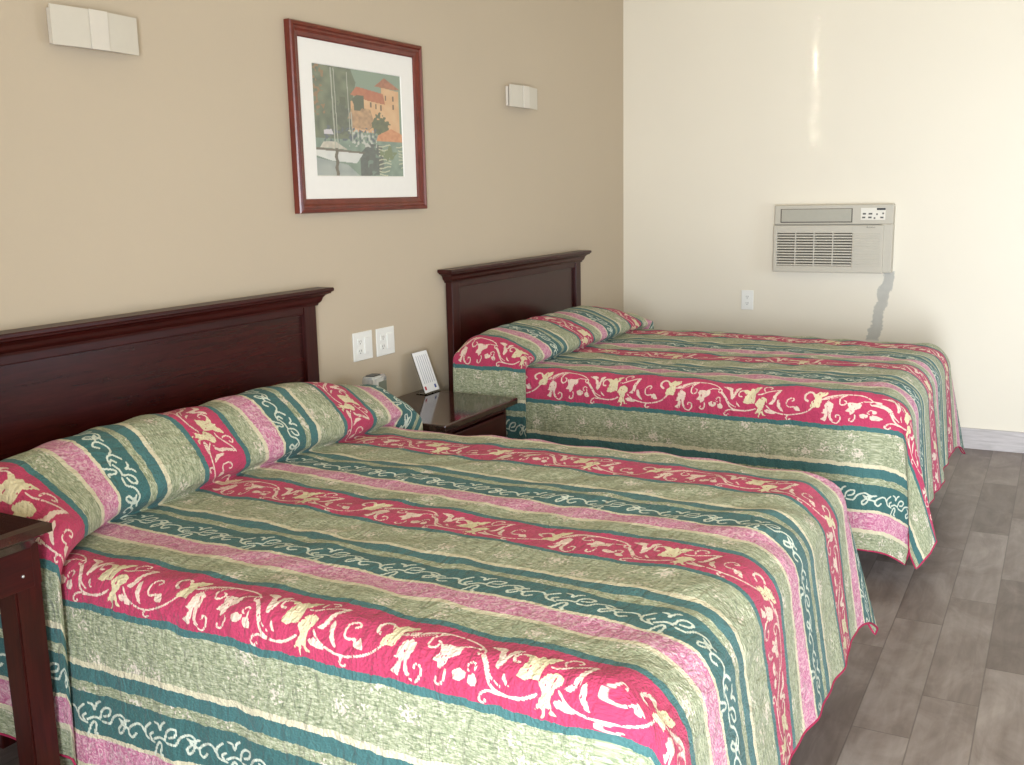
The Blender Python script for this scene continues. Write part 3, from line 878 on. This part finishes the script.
# ------------------------------------------------------------------ wall sconces
def sconce_build(label, y):
    t = thing('wall_sconce', label, 'wall lamp', (0.0, y, 1.95), 0, 'rectangular wall sconces')
    mesh('back_plate', box(0.0, 0.014, -0.135, 0.135, -0.048, 0.048, 0.003), M['satin'], t)
    bm = bmesh.new()
    hw, hh = 0.148, 0.053
    n = 14
    pts = [(-hw + 2 * hw * i / n, 0.034 + 0.012 * math.cos(PI * (i / n - 0.5))) for i in range(n + 1)]
    ring = [(x, y_) for y_, x in pts] + [(x - 0.005, y_) for y_, x in reversed(pts)]
    add_prism(bm, ring, 'z', -hh, hh)
    mesh('shade', bm, M['frost'], t)
    bm = bmesh.new()
    add_box(bm, 0.046, 0.0505, -0.032, 0.030, -hh - 0.001, hh + 0.001, 0.001)
    add_box(bm, 0.010, 0.046, -0.012, 0.012, -0.012, 0.012)
    mesh('clip', bm, M['satin'], t)
    return t
s1 = sconce_build('white rectangular wall sconce, the larger looking one at the top left of the photo', -4.018)
s2 = s1.copy(); C.objects.link(s2)
s2.location.y = -1.405
s2['label'] = 'small white rectangular wall sconce to the right of the framed picture'
for ch in list(s1.children):
    c = ch.copy(); C.objects.link(c); c.parent = s2

# ------------------------------------------------------------------ outlets
def outlet_parts(t, ax, cx, cz, h=0.030):
    """one duplex receptacle face on plate t; ax maps (along, out, up) to the thing's own axes"""
    for dz in (-0.0195, 0.0195):
        bm = bmesh.new()
        pts = []
        for i in range(24):
            a = 2 * PI * i / 24
            px, pz = 0.0165 * math.cos(a), 0.0165 * math.sin(a)
            pts.append((cx + max(-0.0145, min(0.0145, px)), cz + dz + max(-0.0125, min(0.0125, pz))))
        A = [bm.verts.new(ax(p[0], 0.006, p[1])) for p in pts]
        B = [bm.verts.new(ax(p[0], 0.0085, p[1])) for p in pts]
        bm.faces.new(A); bm.faces.new(B)
        for i in range(24):
            bm.faces.new((A[i], A[(i + 1) % 24], B[(i + 1) % 24], B[i]))
        r = mesh('receptacle', bm, M['white_plastic'], t)
        bm = bmesh.new()
        for sx, hh in ((-0.006, 0.0035), (0.006, 0.0045)):
            lo = ax(cx + sx - 0.0011, 0.008, cz + dz - hh + 0.002); hi = ax(cx + sx + 0.0011, 0.0092, cz + dz + hh + 0.002)
            add_box(bm, min(lo[0], hi[0]), max(lo[0], hi[0]), min(lo[1], hi[1]), max(lo[1], hi[1]), lo[2], hi[2])
        lo = ax(cx - 0.0022, 0.008, cz + dz - 0.0095); hi = ax(cx + 0.0022, 0.0092, cz + dz - 0.0055)
        add_box(bm, min(lo[0], hi[0]), max(lo[0], hi[0]), min(lo[1], hi[1]), max(lo[1], hi[1]), lo[2], hi[2])
        mesh('slot', bm, M['slot'], r)
def left_ax(a, o, u): return (o, a, u)
def back_ax(a, o, u): return (a, -o, u)
def plate_left(label, y, z):
    t = thing('wall_outlet', label, 'wall outlet', (0, y, z), 0, 'double outlet plates beside the near headboard')
    mesh('cover_plate', box(0, 0.006, -0.064, 0.064, -0.0585, 0.0585, 0.0025), M['white_plastic'], t)
    outlet_parts(t, left_ax, -0.023, 0.0)
    # rocker switch beside the receptacles
    bm = bmesh.new()
    add_box(bm, 0.005, 0.010, 0.006, 0.040, -0.033, 0.033, 0.002)
    mesh('rocker', bm, M['white_plastic'], t)
    return t
plate_left('white double outlet plate on the tan wall, nearer the left headboard', -2.806, 0.870)
plate_left('white double outlet plate on the tan wall, nearer the far headboard', -2.648, 0.868)
t = thing('wall_outlet', 'small white single outlet plate on the cream wall below the air conditioner', 'wall outlet', (0.815, 0, 0.802))
mesh('cover_plate', box(-0.037, 0.037, -0.006, 0, -0.0595, 0.0595, 0.0025), M['white_plastic'], t)
outlet_parts(t, back_ax, 0, 0)

# ------------------------------------------------------------------ air conditioner
AX0, AX1, AZ0, AZ1 = 0.984, 1.648, 0.984, 1.370
AW, AH = AX1 - AX0, AZ1 - AZ0
t = thing('air_conditioner', 'beige through-the-wall air conditioner on the cream wall over the far bed', 'air conditioner', (AX0, 0, AZ0))
def fx(f): return f * AW
def fz(f): return AH * (1 - f)
D = 0.070
bm = bmesh.new()
# housing with a recess behind the lower grille
add_box(bm, 0, AW, -D, 0, fz(0.29), AH, 0.006)
add_box(bm, fx(0.90), AW, -D, 0, 0, fz(0.285), 0.006)
add_box(bm, 0, fx(0.905), -0.045, 0, 0.002, fz(0.285))
mesh('housing', bm, M['ac'], t)
gp = bmesh.new()
G0, G1, GZ0, GZ1 = fx(0.035), fx(0.675), fz(0.905), fz(0.415)
yo, yi = -0.086, -0.046
add_box(gp, fx(0.0) + 0.001, G0, yo, yi, 0.0, fz(0.30), 0.004)
add_box(gp, G1, fx(0.93), yo, yi, 0.0, fz(0.30), 0.004)
add_box(gp, G0 - 0.004, G1 + 0.004, yo, yi, 0.0, GZ0, 0.003)
add_box(gp, G0 - 0.004, G1 + 0.004, yo, yi, GZ1, fz(0.30), 0.003)
fp = mesh('front_panel', gp, M['ac'], t)
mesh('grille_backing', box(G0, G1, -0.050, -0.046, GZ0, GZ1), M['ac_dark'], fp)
bm = bmesh.new()
NS = 12
pit = (GZ1 - GZ0) / NS
for i in range(NS):
    zc = GZ0 + (i + 0.5) * pit
    add_prism(bm, [(-0.085, zc - pit * 0.36), (-0.085, zc + pit * 0.16), (-0.058, zc + pit * 0.40), (-0.058, zc - pit * 0.12)], 'x', G0, G1)
for q in (0.25, 0.5, 0.75):
    xx = G0 + (G1 - G0) * q
    add_box(bm, xx - 0.003, xx + 0.003, -0.0865, -0.055, GZ0, GZ1)
mesh('intake_grille', bm, M['ac'], fp)
bm = bmesh.new()
NR = 13
for i in range(NR):
    z0 = GZ0 + (GZ1 - GZ0) * i / NR
    add_box(bm, fx(0.690), fx(0.905), -0.0885, -0.085, z0 + 0.0012, z0 + (GZ1 - GZ0) / NR - 0.0024, 0.001)
mesh('ribbed_panel', bm, M['ac'], fp)
# small dark maker's script, unreadable at this size
bm = bmesh.new()
lx, lz = fx(0.79), fz(0.345)
pts = [(0, .3), (.10, .9), (.16, .2), (.05, .35), (.28, .1), (.33, .6), (.38, .1), (.44, .6), (.50, .1), (.58, .6), (.66, .3), (.58, .1), (.68, .5), (.73, .1), (.80, .55), (.85, .1), (.92, .5), (1, .3)]
add_tube(bm, [(lx + a * 0.048, -0.0865, lz + b * 0.014) for a, b in pts], 0.0009, 5)
mesh('script_badge', bm, M['slot'], fp)
# air outlet with its dark gap all round
V0, V1, VZ0, VZ1 = fx(0.055), fx(0.668), fz(0.262), fz(0.055)
bm = bmesh.new()
add_box(bm, V0, V1, -D - 0.0012, -D + 0.004, VZ0, VZ1)
vt = mesh('vent_surround', bm, M['ac_dark'], t)
bm = bmesh.new()
add_box(bm, V0 + 0.006, V1 - 0.006, -D - 0.004, -D + 0.003, VZ0 + 0.006, VZ1 - 0.003, 0.001)
for i in range(9):
    z0 = VZ0 + 0.012 + i * 0.0072
    add_box(bm, V0 + 0.012, V1 - 0.012, -D - 0.0055, -D - 0.003, z0, z0 + 0.0042)
mesh('louvre', bm, M['ac_vent'], vt)
K0, K1, KZ0, KZ1 = fx(0.735), fx(0.935), fz(0.225), fz(0.050)
cp = mesh('control_panel', box(K0, K1, -D - 0.0025, -D + 0.002, KZ0, KZ1, 0.001), M['ac_light'], t)
mesh('display', box(fx(0.865), fx(0.935), -D - 0.004, -D - 0.002, fz(0.085), fz(0.055)), M['black'], cp)
for bx, bz, bw in ((0.752, 0.125, 0.026), (0.800, 0.125, 0.030), (0.862, 0.132, 0.012), (0.910, 0.122, 0.014),
                   (0.748, 0.178, 0.026), (0.797, 0.178, 0.028), (0.842, 0.188, 0.014), (0.895, 0.180, 0.026)):
    mesh('button', box(fx(bx), fx(bx + bw), -D - 0.0045, -D - 0.002, fz(bz + 0.024), fz(bz), 0.0008), M['slot'], cp)

# ------------------------------------------------------------------ things on the nightstand
t = thing('alarm_clock', 'small silver alarm clock behind the pillow end of the near bed', 'clock', (0.13, -2.915, 0.6195), math.radians(8))
bm = bmesh.new()
hw = 0.048
prof = []
for i in range(15):
    a = PI * (0.5 + i / 14)
    prof.append((-hw + 0.03 + 0.032 * math.cos(a), 0.0))
ring = [(0.035, -0.045), (0.035, 0.05)]
ring += [(0.02, 0.06), (-0.015, 0.062), (-0.035, 0.052), (-0.040, 0.02), (-0.035, -0.03), (-0.02, -0.05), (0.02, -0.055)]
add_prism(bm, ring, 'z', 0.0, 0.152)
bmesh.ops.bevel(bm, geom=list(bm.edges), offset=0.006, segments=3, affect='EDGES')
mesh('clock_case', bm, M['silver'], t, True)
mesh('clock_display', box(0.034, 0.0368, -0.022, 0.042, 0.060, 0.132, 0.001), M['lcd'], t)
bm = bmesh.new()
add_box(bm, -0.025, 0.015, -0.020, 0.035, 0.150, 0.156, 0.003)
mesh('snooze_bar', bm, M['black'], t)
for z in (0.085, 0.115):
    mesh('side_button', box(0.000, 0.018, -0.0565, -0.051, z, z + 0.014, 0.001), M['black'], t)

t = thing('card_stand', 'white printed card leaning in a clear stand on the nightstand', 'card stand', (0.108, -2.462, 0.6195), math.radians(0))
lean = math.radians(20)
def tilt(o):
    o.rotation_euler = (0, -lean, 0)
    return o
cd = tilt(mesh('card', box(0.003, 0.0045, -0.056, 0.056, 0.006, 0.188), M['paper'], t))
bm = bmesh.new()
for i in range(6):
    yy = -0.040 + i * 0.0155
    add_box(bm, 0.0046, 0.0050, yy, yy + 0.0045, 0.045, 0.172)
mesh('text_lines', bm, M['grey_ink'], cd)
bm = bmesh.new(); add_box(bm, 0.0046, 0.0051, -0.048, -0.036, 0.018, 0.034); mesh('red_mark', bm, M['red_ink'], cd)
bm = bmesh.new(); add_box(bm, 0.0046, 0.0051, 0.028, 0.040, 0.018, 0.034); mesh('blue_mark', bm, M['blue_ink'], cd)
bm = box(0.0005, 0.0025, -0.058, 0.058, 0.0, 0.190)
tilt(mesh('holder', bm, M['acrylic'], t))
mesh('foot', box(-0.045, 0.012, -0.058, 0.058, 0.0, 0.0025), M['acrylic'], t)

# ------------------------------------------------------------------ camera
f, yaw, pitch, roll, cx, cy, cz = 1010.68, 0.5009, 0.1841, -0.0212, 2.5041, -6.1083, 1.4671
fw = Vector((-math.sin(yaw) * math.cos(pitch), math.cos(yaw) * math.cos(pitch), -math.sin(pitch)))
r0 = Vector((math.cos(yaw), math.sin(yaw), 0)); u0 = r0.cross(fw)
r2 = math.cos(roll) * r0 + math.sin(roll) * u0
u2 = -math.sin(roll) * r0 + math.cos(roll) * u0
cam = bpy.data.cameras.new('camera')
cam.sensor_fit = 'HORIZONTAL'; cam.sensor_width = 36.0
cam.lens = f / 1024 * 36.0
cam.clip_start = 0.05
co = link(bpy.data.objects.new('camera', cam))
co.matrix_world = Matrix((( r2.x, u2.x, -fw.x, cx), (r2.y, u2.y, -fw.y, cy), (r2.z, u2.z, -fw.z, cz), (0, 0, 0, 1)))
scene.camera = co

# ------------------------------------------------------------------ daylight
w = bpy.data.worlds.new('daylight'); scene.world = w; w.use_nodes = True
w.node_tree.nodes['Background'].inputs[0].default_value = (0.80, 0.90, 1.0, 1)
w.node_tree.nodes['Background'].inputs[1].default_value = 1.5
def area(name, loc, rot, sx, sy, power, col, spread=180):
    l = bpy.data.lights.new(name, 'AREA')
    l.shape = 'RECTANGLE'; l.size = sx; l.size_y = sy; l.energy = power; l.color = col
    l.spread = math.radians(spread)
    o = link(bpy.data.objects.new(name, l))
    o.location = loc; o.rotation_euler = rot
    return o
area('daylight_window', (XR + 0.10, (WIN[0] + WIN[1]) / 2, (WIN[2] + WIN[3]) / 2), (0, math.radians(90), 0), WIN[3] - WIN[2], WIN[1] - WIN[0], 19, (0.84, 0.92, 1.0))
area('daylight_back_window', (XR + 0.10, (WIN2[0] + WIN2[1]) / 2, (WIN2[2] + WIN2[3]) / 2), (0, math.radians(90), 0), WIN2[3] - WIN2[2], WIN2[1] - WIN2[0], 26, (0.66, 0.82, 1.0))
area('daylight_door', ((DOOR[0] + DOOR[1]) / 2, YF - 0.05, 1.05), (math.radians(90), 0, 0), 0.95, 2.05, 160, (0.86, 0.93, 1.0), 110)
# added narrow lamp behind the slit, throws a sunbeam-like streak on the back wall
area('slit_streak_lamp', ((SL[0] + SL[1]) / 2, YF - T - 0.05, 2.12), (math.radians(90), 0, 0), 0.016, 1.0, 0.065, (1.0, 0.97, 0.88), 0.3)
